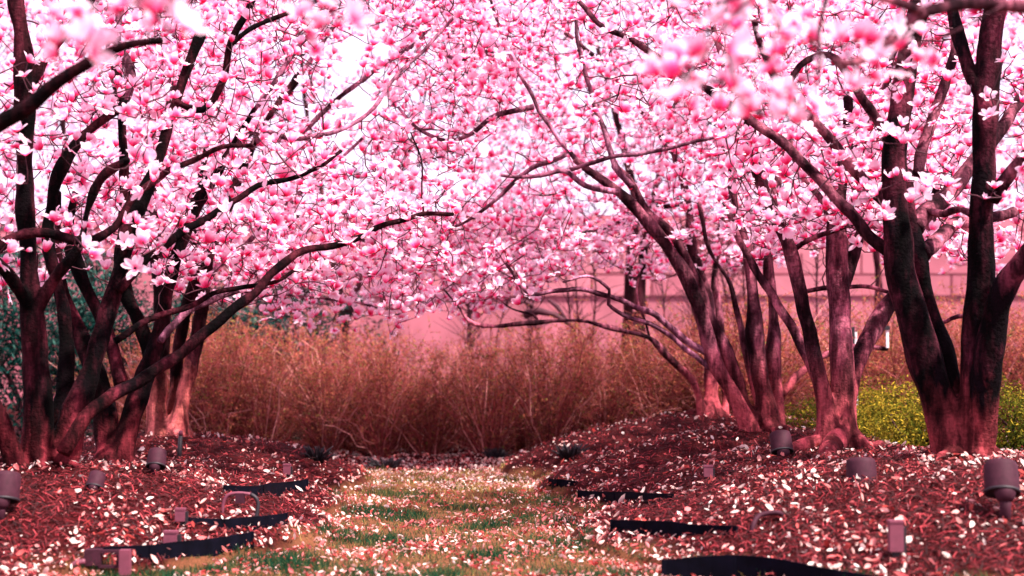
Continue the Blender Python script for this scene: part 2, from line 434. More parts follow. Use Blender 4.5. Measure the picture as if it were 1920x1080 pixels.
rs = random.Random(3)
HI = [flower_variant(o_, n_, s_, rs) for o_, n_, s_ in [(.0, 6, .064), (.10, 7, .068), (.2, 7, .070), (.3, 7, .066), (.40, 7, .068), (.52, 8, .066), (.65, 8, .066), (.95, 8, .062), (.15, 7, .06), (.36, 7, .072), (-.1, 6, .052), (.6, 7, .07)]]
LO = [flower_variant(o_, 6, .07, rs, (0, .5, 1.0), 2) for o_ in (.1, .3, .45, .6, .8, 1.0)]
HI_ME = []
for i, (V, Q, t) in enumerate(HI):
    for r_ in (0.25, 0.5, 0.8): HI_ME.append(mesh('blossom', V, Q, M_petal, {'t': t, 'r': np.full(len(V), r_)}))

def blossoms(parent, pos, ax, scale, low=False, nparts=300):
    """pos (n,3), ax (n,3): blossoms of one tree; the nearest ones in view are parts of their own"""
    N = len(pos)
    if not N: return
    idx = np.arange(N); rest = idx
    if not low:
        px, py = to_px(pos); inview = (px > -15) & (px < 1935) & (py > -15)
        order = idx[np.argsort(np.where(inview, 0, 100) + pos[:, 1])][:nparts]
        order = order[inview[order]]
        for i in order:
            o = bpy.data.objects.new('blossom', HI_ME[random.randrange(len(HI_ME))])
            o.location = pos[i]; q = Vector(ax[i]).to_track_quat('Z', 'Y'); o.rotation_mode = 'QUATERNION'
            from mathutils import Quaternion
            o.rotation_quaternion = q @ Quaternion((0, 0, 1), random.uniform(0, 6.28))
            s = float(scale[i]); o.scale = (s, s, s); link(o, parent)
        rest = np.setdiff1d(idx, order)
    if not len(rest): return
    protos = LO if low else HI
    pick = RNG.integers(0, len(protos), len(rest)); Vs, Fs, Ts, Rs, off = [], [], [], [], 0
    for v, (V, Q, t) in enumerate(protos):
        s_ = rest[pick == v]
        if not len(s_): continue
        R = frames(len(s_), ax[s_], RNG.uniform(0, 6.28, len(s_)))
        a, f = batch(V, Q, R, np.repeat(scale[s_][:, None], 3, 1), pos[s_])
        Vs.append(a); Fs.append(f + off); off += len(a); Ts.append(np.tile(t, len(s_))); Rs.append(np.repeat(RNG.beta(1.6, 1.6, len(s_)), len(V)))
    o = obj('blossoms', mesh('blossoms', np.concatenate(Vs), np.concatenate(Fs), M_petal, {'t': np.concatenate(Ts), 'r': np.concatenate(Rs)}), parent)
    tag(o, kind='stuff')

# lowest edge of the flowering crowns as seen in the photograph
EX = [-200, 60, 130, 220, 300, 450, 600, 700, 800, 850, 950, 1050, 1100, 1160, 1230, 1300, 1420, 1500, 1600, 1680, 1780, 1860, 2100]
EY = [590, 590, 500, 470, 540, 575, 610, 610, 625, 600, 570, 530, 480, 520, 530, 530, 510, 470, 450, 470, 490, 520, 560]

def grow(parent, skel_pts, targets, low=False, rtwig=0.006, nflower=1.35, maxlen=1.1, size=1.0, nparts=300, mat=None, tsides=4):
    """twigs from the limbs to every target point (nearest first), a blossom at each tip"""
    nodes = np.array(skel_pts); cap = len(nodes) + len(targets) * 9
    buf = np.zeros((cap, 3)); buf[:len(nodes)] = nodes; n = len(nodes)
    d0 = np.array([np.min(np.sum((nodes - t) ** 2, 1)) for t in targets]); order = np.argsort(d0)
    mb = MB(); fp, fa, fs = [], [], []
    for ti in order:
        t = targets[ti]; d = np.sum((buf[:n] - t) ** 2, 1); i = int(np.argmin(d)); L = math.sqrt(d[i])
        if L > maxlen or L < .03: continue
        a = buf[i]; k = max(3, min(8, int(L / .07) + 2)); s = np.linspace(0, 1, k)[:, None]
        bend = RNG.normal(0, .13 * L, 3); bend[2] -= .10 * L
        pts = a + (t - a) * s + bend * (s * (1 - s) * 4 * .8)
        pts[1:-1] += RNG.normal(0, .006, (k - 2, 3))
        r0 = rtwig * (0.55 + min(L, .8) * 1.1)
        mb.tube(pts, np.linspace(r0, rtwig * .38, k), tsides, False)
        m = k - 1; buf[n:n + m] = pts[1:]; n += m
        dirn = pts[-1] - pts[-2]; dirn /= np.linalg.norm(dirn) + 1e-9
        cnt = 1 + (RNG.random() < nflower - 1)
        for c in range(cnt):
            if c == 0: p = pts[-1]; dd = dirn
            else:
                j = RNG.integers(1, k - 1) if k > 2 else 0; o_ = RNG.normal(0, .035, 3); o_[2] = abs(o_[2]) + .01; p = pts[j] + o_
                mb.tube([pts[j], p], [rtwig * .4, rtwig * .3], 3, False); dd = o_ / (np.linalg.norm(o_) + 1e-9)
            ax = dd * .55 + np.array((0, 0, .8)) + RNG.normal(0, .38, 3)
            fp.append(p); fa.append(ax / np.linalg.norm(ax)); fs.append(size * (RNG.uniform(.62, 1.0) if RNG.random() < .88 else RNG.uniform(.4, .65)))
    if mb.V: tag(mb.build('twigs', mat or M_twig, parent), kind='stuff')
    blossoms(parent, np.array(fp).reshape(-1, 3), np.array(fa).reshape(-1, 3), np.array(fs), low, nparts)
    return len(fp)

def region(n_, px0, px1, py0, py1, Y0, Y1, thin=None):
    out = []; n_ = int(n_ * (1.3 if Y0 < 14 and Y0 > 5 else 1))
    while len(out) < n_:
        px, py, Yd = random.uniform(px0, px1), random.uniform(py0, py1), random.uniform(Y0, Y1)
        e = np.interp(px, EX, EY) + random.gauss(0, 12)
        if py > e: continue
        if thin and random.random() < thin(px, py): continue
        p = P(px, py, Yd); k = p[2] / sdir.z; gx, gy = p[0] - sdir.x * k, p[1] - sdir.y * k
        # blossoms dropped along the sun's path to light the far lawn, thinned for dapples
        if -1.5 < gx < 1.0 and 10.5 < gy < 12.3 and random.random() < .9: continue
        if -1.3 < gx < .6 and 6.0 < gy <= 10.5 and random.random() < .35: continue
        out.append(p)
    return out
def glow_gap(px, py):
    """crowns thinned so that bare bright sky stands in for the glow"""
    a = math.exp(-(((px - 640) / 230) ** 2 + ((py - 190) / 170) ** 2)) * .74
    b = math.exp(-(((px - 830) / 110) ** 2 + ((py - 340) / 60) ** 2)) * .85
    c = math.exp(-(((px - 1120) / 60) ** 2 + ((py - 380) / 50) ** 2)) * .9
    return max(a, b, c)

# ------------------------------------------------------------------ trees
def limb_points(path, Ya, Yb, w0, w1, step=.04, wob=.0, power=1.0):
    pts = []
    n_ = len(path)
    for i, q in enumerate(path):
        Yd = q[2] if len(q) > 2 else Ya + (Yb - Ya) * i / (n_ - 1)
        pts.append(P(q[0], q[1], Yd))
    p, s = spline(pts, step, wob)
    Ys = p[:, 1]
    wpx = (w0 + (w1 - w0) * s ** power) * .94
    return p, wpx / 2 / F * Ys

def remeshed(name, mb, voxel, mat, parent, amp=.006):
    me = mb.mesh('tmp', None); ob = bpy.data.objects.new('tmp', me); COL.objects.link(ob)
    md = ob.modifiers.new('r', 'REMESH'); md.mode = 'VOXEL'; md.voxel_size = voxel
    sm = ob.modifiers.new('s', 'SMOOTH'); sm.factor = .5; sm.iterations = 3
    dg = bpy.context.evaluated_depsgraph_get(); ev = ob.evaluated_get(dg); m2 = bpy.data.meshes.new_from_object(ev)
    bpy.data.objects.remove(ob); bpy.data.meshes.remove(me)
    n_ = len(m2.vertices); co = np.empty(n_ * 3, np.float32); m2.vertices.foreach_get('co', co); co = co.reshape(-1, 3)
    nr = np.empty(n_ * 3, np.float32); m2.vertex_normals.foreach_get('vector', nr); nr = nr.reshape(-1, 3)
    x, y, z = co[:, 0] * 1.0, co[:, 1] * 1.0, co[:, 2] * 1.0
    d = np.zeros(n_); r_ = np.random.default_rng(11)
    for f_, a_ in ((8, 1.0), (17, .7), (34, .45), (60, .3)):
        v_ = r_.normal(0, 1, (4, 3)); v_ /= np.linalg.norm(v_, axis=1)[:, None]
        for vv in v_: d += a_ * .5 * np.sin((x * vv[0] + y * vv[1] + z * vv[2] * .7) * f_ + r_.uniform(0, 6.28))
    zb_ = co[:, 2].min() + .12; rough_ = amp * (1 + 1.6 * np.exp(-np.clip(co[:, 2] - zb_, 0, 9) / .25))
    ang = np.sin(x * 41 + 3 * np.sin(y * 23)) * np.exp(-np.clip(co[:, 2] - zb_, 0, 9) / .35)
    co = co + nr * (d * rough_ + ang * .006)[:, None]
    m2.vertices.foreach_set('co', co.ravel().astype(np.float32)); m2.polygons.foreach_set('use_smooth', np.ones(len(m2.polygons), bool))
    m2.materials.clear(); m2.materials.append(mat); m2.name = name; m2.update()
    return obj(name, m2, parent)

def tree(label, base, stems, limbs, regions, bark, group, flare=1.5, roots=5, root_len=.22, voxel=.011, lbark=None, **kw):
    """base (px, py, Y); stems are welded into one trunk, limbs are parts of their own"""
    root = empty('magnolia_tree', label, 'tree', group)
    skel = []; tm = MB()
    b = P(*base); zb = hz(b[0], b[1])
    for (path, Ya, Yb, w0, w1, *pw) in stems:
        p, r = limb_points(path, Ya, Yb, w0, w1, .04, .004, pw[0] if pw else 1.0)
        hgt = p[:, 2] - zb; r = r * (1 + (flare - 1) * np.exp(-np.clip(hgt, 0, 9) / .10))
        if p[0, 2] < zb + .35:
            p = np.vstack([[p[0, 0], p[0, 1], zb - .12], p]); r = np.concatenate([[r[0] * 1.05], r])
        tm.tube(p, r, 14); skel.append(p[p[:, 2] > zb + 1.0])
    bw = max(s[3] for s in stems) / 2 / F * base[2]
    for k in range(roots):
        a = k * 6.283 / roots + random.uniform(-.4, .4); L = random.uniform(.6, 1.2) * root_len + bw
        pts = [(b[0] + math.cos(a) * L * q, b[1] + math.sin(a) * L * q, (zb + .10 if q < .3 else hz(b[0] + math.cos(a) * L * q, b[1] + math.sin(a) * L * q)) + h_) for q, h_ in ((.05, .02), (.45, .03), (.75, .012), (1.1, -.03))]
        tm.tube(spline(pts, .03)[0], np.linspace(bw * .55, bw * .16, len(spline(pts, .03)[0])), 8)
    remeshed('trunk', tm, voxel, bark, root)
    for (path, Ya, Yb, w0, w1) in limbs:
        p, r = limb_points(path, Ya, Yb, w0, w1, .045, .010)
        r = r * (1 + .10 * np.sin(np.arange(len(r)) * 1.9 + random.uniform(0, 6)) * (RNG.random(len(r)) < .5))
        m_ = MB(); m_.tube(p, r, 10); m_.build('limb', lbark or bark, root); skel.append(p)
    tg = []
    for rg in regions: tg += region(*rg, thin=glow_gap)
    sk = np.concatenate(skel); sk = sk[::2]
    n_ = grow(root, sk, np.array(tg), **kw)
    return root

B1 = mat_bark('bark_dark', (0.004, 0.0015, 0.003), (0.15, 0.028, 0.050), -.02, (0.26, 0.042, 0.05), .42)
B2 = mat_bark('bark_pinkish', (0.040, 0.010, 0.018), (0.52, 0.155, 0.225), .12, (0.38, 0.07, 0.085), .42)
B3 = mat_bark('bark_left', (0.003, 0.001, 0.002), (0.085, 0.014, 0.024), -.10, (0.13, 0.016, 0.023), .34)
B5 = mat_bark('bark_glare_tint', (0.16, 0.05, 0.085), (0.58, 0.23, 0.35), -.5, (0.3, 0.1, 0.12), .34)  # limb colour paled to imitate the lavender veil of glare
B6 = mat_bark('bark_distant', (0.07, 0.02, 0.03), (0.22, 0.075, 0.09), -.5, (0.3, 0.1, 0.12), .34)
B4 = mat_bark('bark_far', (0.012, 0.003, 0.005), (0.07, 0.014, 0.022), .02, (0.80, 0.22, 0.19), .34)
GR = 'blossoming magnolias along the right side of the lawn'; GL = 'blossoming magnolias along the left side of the lawn'

# right row, nearest
R1 = tree('thick dark twin-stemmed magnolia beside the large mauve spotlight and the clipped golden shrubs', (1812, 868, 7.5), [
    ([(1800, 880), (1772, 800), (1748, 710), (1722, 635), (1694, 540), (1682, 440), (1680, 330), (1686, 215), (1705, 90), (1722, 10), (1740, -90)], 7.5, 7.6, 76, 36),
    ([(1832, 880), (1828, 790), (1830, 690), (1836, 570), (1840, 450), (1842, 350), (1846, 210), (1856, 90), (1872, -10), (1890, -120)], 7.5, 7.3, 70, 36),
    ([(1800, 790), (1782, 710), (1762, 630), (1742, 560), (1726, 490), (1712, 430), (1706, 380), (1700, 320)], 7.55, 7.8, 46, 22),
    ([(1836, 810), (1846, 710), (1868, 595), (1890, 530), (1925, 480), (1970, 420), (2030, 330)], 7.42, 7.0, 52, 36),
    ([(1850, 205), (1826, 150), (1808, 105), (1790, 40), (1770, -40)], 7.32, 7.5, 26, 16),
], [
    ([(1672, 392), (1630, 345), (1580, 290), (1530, 235), (1470, 180), (1440, 120), (1420, 40)], 7.6, 7.3, 26, 12),
    ([(1675, 478), (1625, 438), (1575, 378), (1510, 312), (1440, 248), (1360, 190), (1290, 145), (1200, 85), (1135, 55), (1090, 5)], 7.6, 8.0, 25, 10),
    ([(1712, 430), (1740, 395), (1775, 362), (1822, 305), (1880, 240), (1925, 180)], 7.75, 8.2, 40, 22),
    ([(1728, 478), (1755, 448), (1790, 422), (1835, 415), (1900, 400)], 7.7, 8.3, 34, 20),
    ([(1700, 335), (1672, 265), (1622, 190), (1585, 140), (1550, 105), (1500, 130), (1470, 190)], 7.7, 7.3, 24, 11),
    ([(1860, 375), (1895, 325), (1935, 280), (1990, 210)], 7.3, 7.0, 30, 20),
    ([(1735, 395), (1770, 402), (1800, 392), (1838, 410)], 7.8, 7.5, 16, 14),
    ([(1720, 330), (1740, 250), (1780, 120), (1800, 0), (1810, -120)], 7.9, 8.4, 24, 14),
    ([(1860, 600), (1800, 590), (1750, 600), (1700, 545)], 7.9, 8.4, 10, 6),
], [(60, 1340, 1700, -120, 430, 7.0, 7.6), (340, 1340, 1700, -120, 440, 7.8, 8.8), (50, 1600, 2080, -120, 400, 6.8, 7.3), (330, 1600, 2080, -120, 500, 7.9, 9.2), (60, 1050, 1400, -120, 230, 7.6, 8.8)], B1, GR, flare=1.18, roots=6, lbark=B2)
scar = MB(); c = P(1850, 352, 7.3) + np.array((0.0, -.075, 0)); a = np.linspace(0, 2 * math.pi, 17)
scar.tube(np.stack([c[0] + .022 * np.cos(a), np.full(17, c[1]), c[2] + .024 * np.sin(a)], -1), np.full(17, .008), 8, False)
scar.build('pruning_scar', B2, R1)

R2 = tree('smooth pinkish-barked magnolia standing in front of the yellow-green shrub, straight single base', (1580, 832, 9.0), [
    ([(1582, 842), (1580, 760), (1578, 690), (1574, 600), (1570, 520), (1570, 440), (1572, 370), (1585, 280), (1590, 180)], 9.0, 9.2, 66, 22, .7),
    ([(1560, 838), (1548, 750), (1525, 660), (1503, 570), (1488, 490), (1466, 432), (1442, 380), (1415, 300), (1400, 200)], 8.95, 8.9, 40, 18),
    ([(1590, 790), (1598, 720), (1618, 655), (1655, 590), (1690, 530), (1730, 450), (1760, 350)], 9.0, 9.6, 40, 22),
    ([(1574, 560), (1590, 505), (1608, 452), (1630, 395), (1670, 310)], 9.1, 9.3, 24, 12),
], [
    ([(1552, 745), (1500, 650), (1462, 580), (1428, 520), (1398, 465), (1360, 380)], 9.1, 9.3, 24, 12),
    ([(1485, 470), (1515, 450), (1555, 440), (1600, 425), (1650, 425)], 9.1, 8.7, 12, 7),
    ([(1572, 440), (1540, 380), (1500, 330), (1480, 250)], 9.2, 9.6, 16, 8),
    ([(1590, 280), (1640, 200), (1680, 100), (1700, 0)], 9.2, 9.6, 16, 9),
    ([(1400, 215), (1360, 120), (1330, 20), (1300, -80)], 8.9, 9.0, 16, 8),
    ([(1700, 560), (1640, 543), (1560, 540), (1500, 548)], 9.7, 9.9, 7, 10),
], [(60, 1380, 1760, -120, 420, 8.6, 9.0), (600, 1360, 1800, -120, 490, 9.3, 10.8)], B2, GR, flare=1.15, roots=6, root_len=.28)

R3 = tree('many-stemmed magnolia arching toward the lawn from behind the low mauve spotlight', (1425, 802, 10.4), [
    ([(1408, 812), (1378, 750), (1342, 680), (1318, 600), (1288, 525), (1245, 455), (1200, 398), (1160, 358), (1128, 338), (1075, 300)], 10.3, 10.2, 40, 17, .75),
    ([(1420, 812), (1392, 745), (1362, 660), (1328, 585), (1298, 510), (1262, 440), (1212, 400), (1190, 350), (1150, 310)], 10.4, 10.4, 30, 14),
    ([(1440, 812), (1432, 740), (1418, 650), (1412, 560), (1404, 490), (1388, 420), (1370, 330), (1350, 220)], 10.4, 10.5, 40, 14),
    ([(1452, 812), (1450, 720), (1450, 640), (1448, 560), (1440, 480), (1450, 380), (1470, 280)], 10.5, 10.8, 36, 14),
    ([(1430, 790), (1410, 700), (1392, 620), (1368, 530), (1330, 470), (1310, 380)], 10.5, 10.7, 20, 10),
], [
    ([(1338, 668), (1288, 640), (1242, 600), (1195, 578), (1145, 553), (1100, 543), (1050, 545), (1000, 552), (965, 520), (930, 470)], 10.3, 9.9, 15, 6),
    ([(1330, 690), (1285, 650), (1232, 612), (1180, 592), (1138, 572), (1140, 545), (1100, 520), (1060, 530)], 10.3, 10.0, 12, 5),
    ([(1160, 360), (1110, 350), (1060, 320), (1000, 335), (940, 330)], 10.2, 10.0, 14, 6),
    ([(1085, 305), (1040, 250), (990, 170), (940, 60), (900, -60)], 10.2, 10.5, 10, 5),
    ([(1185, 350), (1150, 305), (1130, 240), (1100, 150), (1080, 30)], 10.3, 10.5, 14, 7),
    ([(1070, 318), (1140, 300), (1230, 280), (1330, 258), (1400, 240)], 10.1, 9.9, 9, 7),
    ([(1000, 200), (930, 220), (860, 260), (800, 250), (750, 200)], 10.2, 10.6, 12, 6),
    ([(1060, 290), (980, 330), (900, 400), (830, 430)], 10.2, 10.7, 12, 5),
    ([(940, 90), (860, 110), (790, 60), (730, 40)], 10.2, 10.8, 10, 5),
], [(320, 720, 1120, -120, 600, 9.6, 10.3), (780, 700, 1330, -120, 560, 10.5, 12.0), (60, 1230, 1500, -120, 470, 9.9, 10.3), (300, 1250, 1500, -120, 510, 10.7, 12.0)], B2, GR, flare=1.2, roots=5, voxel=.012, lbark=B5)

R4 = tree('slender farthest magnolia of its row whose long low limbs hang over the bare hedge', (1335, 785, 12.0), [
    ([(1345, 795), (1335, 730), (1335, 650), (1325, 560), (1300, 470), (1290, 380), (1260, 280)], 12.0, 12.2, 34, 12),
    ([(1325, 795), (1310, 745), (1290, 705), (1255, 672), (1218, 634), (1150, 615), (1080, 601), (1010, 605), (930, 611), (882, 602), (852, 566), (830, 540)], 11.9, 11.6, 18, 7, .5),
    ([(1355, 795), (1360, 720), (1352, 620), (1340, 530), (1350, 440), (1380, 330)], 12.1, 12.4, 22, 10),
], [
    ([(1465, 742), (1500, 700), (1545, 665), (1600, 650), (1662, 655)], 12.0, 12.2, 17, 9),
    ([(1010, 605), (1000, 590), (960, 580), (930, 560)], 11.7, 11.9, 5, 3),
    ([(1218, 634), (1205, 590), (1195, 540), (1215, 480), (1200, 420)], 11.9, 12.2, 5, 4),
    ([(1265, 290), (1200, 200), (1130, 120), (1060, 60)], 12.2, 12.5, 14, 8),
    ([(1290, 380), (1200, 400), (1120, 430), (1060, 440)], 12.2, 12.8, 10, 4),
], [(330, 830, 1250, 350, 610, 11.4, 12.8), (420, 1000, 1560, -120, 500, 11.5, 13.6)], B2, GR, flare=1.3, roots=4, voxel=.013)

# left row
L1 = tree('dark leaning magnolia with a long limb arching over the black stepped edging', (70, 888, 7.7), [
    ([(66, 900), (70, 800), (68, 700), (62, 600), (52, 500), (48, 390), (46, 260), (48, 150), (36, 50), (18, -60)], 7.7, 7.6, 54, 30),
    ([(100, 900), (135, 800), (165, 710), (190, 625), (215, 535), (242, 440), (262, 380), (300, 290), (330, 180), (380, 60)], 7.75, 8.2, 50, 18),
    ([(30, 900), (5, 810), (-30, 720), (-60, 600), (-90, 450)], 7.6, 7.4, 40, 28),
    ([(62, 585), (25, 530), (-20, 470), (-60, 400)], 7.65, 7.3, 30, 22),
    ([(68, 580), (105, 520), (150, 460), (165, 390), (190, 330), (240, 300)], 7.65, 7.5, 30, 14),
    ([(90, 890), (112, 790), (126, 700), (120, 600), (105, 520), (90, 440), (110, 330), (160, 250), (240, 190)], 7.9, 8.1, 40, 18),
], [
    ([(118, 850), (165, 775), (205, 745), (262, 715), (330, 665), (400, 612), (465, 558), (530, 497), (585, 464), (650, 452), (720, 424), (795, 403), (850, 405)], 7.6, 8.9, 30, 8),
    ([(222, 545), (275, 485), (340, 432), (420, 390), (490, 350), (570, 330), (640, 280)], 7.9, 8.5, 20, 7),
    ([(-30, 490), (30, 446), (90, 437), (160, 448), (210, 425), (250, 372), (300, 330), (350, 312), (420, 280), (470, 270)], 7.2, 7.6, 23, 9),
    ([(215, 640), (280, 600), (345, 580), (420, 548), (500, 528), (560, 500)], 8.3, 8.9, 15, 7),
    ([(50, 170), (100, 90), (150, 30), (200, -60)], 7.6, 7.8, 22, 12),
    ([(330, 190), (380, 210), (420, 150), (430, 80), (470, 0), (500, -60)], 8.1, 8.0, 13, 15),
    ([(430, 85), (480, 50), (550, 18), (620, -10)], 8.0, 8.2, 11, 7),
    ([(795, 403), (790, 360), (785, 300), (770, 250)], 8.9, 8.9, 4, 3),
], [(90, -160, 330, -120, 560, 6.8, 7.4), (340, -160, 330, -120, 560, 7.8, 8.9), (70, 250, 620, -120, 480, 7.3, 7.8), (230, 250, 620, -120, 520, 8.3, 9.2), (90, 560, 860, 300, 520, 8.5, 9.4)], B3, GL, flare=1.25, roots=5)

L2 = tree('magnolia of crossing black stems with a short stout base behind the leaning one', (208, 872, 8.8), [
    ([(205, 888), (200, 800), (178, 700), (140, 610), (112, 540), (100, 460), (110, 360)], 8.8, 9.1, 56, 20),
    ([(222, 888), (245, 780), (285, 670), (300, 620), (310, 560), (330, 480), (360, 400), (420, 300), (480, 200)], 8.75, 9.2, 40, 16),
    ([(228, 720), (205, 640), (172, 560), (148, 505), (130, 430), (150, 330)], 9.0, 9.3, 30, 18),
    ([(290, 690), (262, 610), (235, 545), (225, 480), (235, 400), (225, 200), (205, 60)], 8.9, 9.2, 30, 18),
], [
    ([(300, 640), (340, 590), (395, 560), (450, 543), (520, 515), (600, 505)], 8.8, 9.4, 16, 6),
    ([(420, 305), (480, 250), (560, 260), (640, 240), (700, 200), (742, 150), (792, 98), (850, 30)], 9.1, 9.6, 11, 6),
    ([(225, 200), (250, 140), (220, 70), (240, -40)], 9.2, 9.4, 22, 12),
    ([(235, 420), (285, 330), (300, 250), (260, 160)], 9.2, 9.4, 14, 9),
    ([(480, 205), (540, 110), (600, 40), (650, -60)], 9.2, 9.5, 12, 7),
], [(110, 100, 640, -120, 560, 8.4, 8.9), (520, 100, 640, -120, 570, 9.3, 10.6), (90, 600, 900, -120, 420, 9.4, 10.6)], B3, GL, flare=1.3, roots=5, root_len=.15, lbark=B5)

L3 = tree('far magnolia with a pale salmon-pink fluted base beside the thin black stake', (316, 822, 11.0), [
    ([(300, 835), (297, 740), (303, 650), (303, 560), (292, 460), (286, 390), (300, 280), (330, 160)], 11.0, 11.1, 46, 18, .6),
    ([(330, 835), (342, 750), (362, 660), (382, 560), (393, 480), (430, 380), (480, 260), (560, 140)], 10.95, 11.3, 36, 14, .6),
    ([(312, 835), (322, 770), (330, 690), (345, 600), (372, 500), (360, 400), (390, 280)], 11.1, 11.4, 34, 12),
], [
    ([(392, 520), (420, 490), (450, 470), (520, 400), (600, 330), (680, 260)], 11.1, 11.6, 12, 6),
    ([(480, 265), (560, 250), (640, 180), (720, 120), (800, 60), (850, -40)], 11.2, 11.7, 12, 6),
    ([(305, 470), (260, 420), (230, 360)], 11.1, 11.3, 12, 7),
    ([(440, 545), (530, 552), (580, 558), (640, 565), (710, 578)], 11.2, 11.6, 6, 4),
    ([(520, 400), (600, 420), (680, 450), (760, 450), (840, 480)], 11.4, 11.9, 9, 5),
    ([(560, 145), (620, 60), (700, -20)], 11.3, 11.5, 10, 6),
], [(520, 260, 560, -120, 585, 10.2, 12.4), (800, 480, 900, -120, 625, 10.4, 12.6)], B4, GL, flare=1.25, roots=5, root_len=.12, lbark=B5, voxel=.012)

# trees of the foreground whose limbs hang into the top of the view
tree('near magnolia limb of blurred blossoms hanging across the top of the right trees', (2450, 1300, 3.9), [
    ([(2450, 1500), (2420, 900), (2330, 400), (2200, 150), (2050, 40)], 3.9, 4.6, 170, 60),
], [
    ([(2060, 50), (1960, 22), (1880, 12), (1800, 12), (1735, 30), (1670, 70), (1610, 110), (1560, 105)], 4.6, 4.2, 34, 16),
    ([(1735, 30), (1660, -10), (1560, -40), (1420, -20), (1330, 20)], 4.4, 3.6, 22, 8),
    ([(1430, -30), (1360, 60), (1300, 120)], 3.6, 3.5, 9, 6),
    ([(1560, -40), (1530, 60), (1525, 150)], 3.9, 3.8, 12, 6),
    ([(1880, 10), (1790, 60), (1690, 110), (1670, 200)], 4.4, 4.3, 7, 5),
], [(44, 1230, 1500, -90, 215, 3.5, 4.2), (16, 1480, 1760, -60, 170, 4.0, 4.6), (5, 1420, 1500, 190, 240, 3.8, 4.1)], B2, GR, flare=1.1, roots=4, voxel=.02)
tree('near magnolia limb of blurred blossoms hanging in the upper corner over the left trees', (-500, 1300, 3.6), [
    ([(-560, 1500), (-520, 900), (-420, 500), (-260, 330), (-120, 280)], 3.9, 5.6, 170, 60),
], [
    ([(-130, 285), (-30, 245), (45, 210), (95, 168), (160, 128), (215, 95), (300, 70)], 5.6, 5.4, 44, 14),
    ([(-130, 285), (-60, 60), (60, -60), (200, -40), (330, -10)], 5.4, 3.6, 30, 8),
    ([(215, -40), (160, 30), (120, 70)], 3.7, 3.6, 8, 5),
    ([(330, -10), (450, -30), (560, -10), (640, 30)], 3.6, 3.7, 8, 5),
], [(11, 95, 190, 20, 125, 3.4, 3.8), (16, 200, 350, -60, 60, 3.4, 3.8), (9, 540, 680, -50, 85, 3.5, 3.9)], B3, GL, flare=1.1, roots=4, voxel=.02)

# background magnolias beyond the hedge
for i, (lab, bx, Yt, stems, regs) in enumerate([
    ('distant magnolia in full bloom standing beyond the hedge, behind the dark evergreen', 640, 18.5,
     [([(640, 800), (645, 620), (620, 450), (580, 250), (560, 50)], 18.5, 18.6, 22, 10), ([(645, 620), (700, 450), (760, 300), (820, 100)], 18.5, 18.3, 14, 7)],
     [(1250, 330, 960, -100, 585, 17.2, 20.0)]),
    ('distant magnolia with a twin blurred trunk in front of the pink building', 1185, 17.0,
     [([(1178, 820), (1176, 640), (1180, 500), (1190, 380), (1150, 200), (1100, 20)], 17.0, 17.1, 24, 12), ([(1200, 820), (1202, 640), (1204, 500), (1230, 350), (1280, 150)], 17.0, 17.2, 26, 12)],
     [(1500, 860, 1420, -100, 520, 15.8, 18.4)]),
    ('distant magnolia in full bloom behind the straight pinkish-barked tree', 1660, 16.5,
     [([(1640, 820), (1650, 640), (1640, 450), (1600, 250), (1580, 50)], 16.5, 16.6, 22, 10), ([(1655, 620), (1720, 450), (1800, 250)], 16.5, 16.4, 14, 8)],
     [(1500, 1350, 2050, -100, 540, 15.2, 18.0)]),
    ('distant magnolia in full bloom behind the dark leaning trunks', 180, 17.0,
     [([(180, 850), (185, 640), (160, 450), (120, 250), (100, 50)], 17.0, 17.1, 22, 10), ([(185, 640), (240, 450), (320, 250)], 17.0, 17.2, 14, 8)],
     [(1200, -130, 420, -100, 520, 15.6, 18.4)])]):
    tree(lab, (bx, 820, Yt), stems, [], regs, B6, 'distant magnolias beyond the hedge', low=True, rtwig=.010, nflower=2.0, maxlen=2.4, size=1.25, voxel=.03, roots=3, tsides=3)

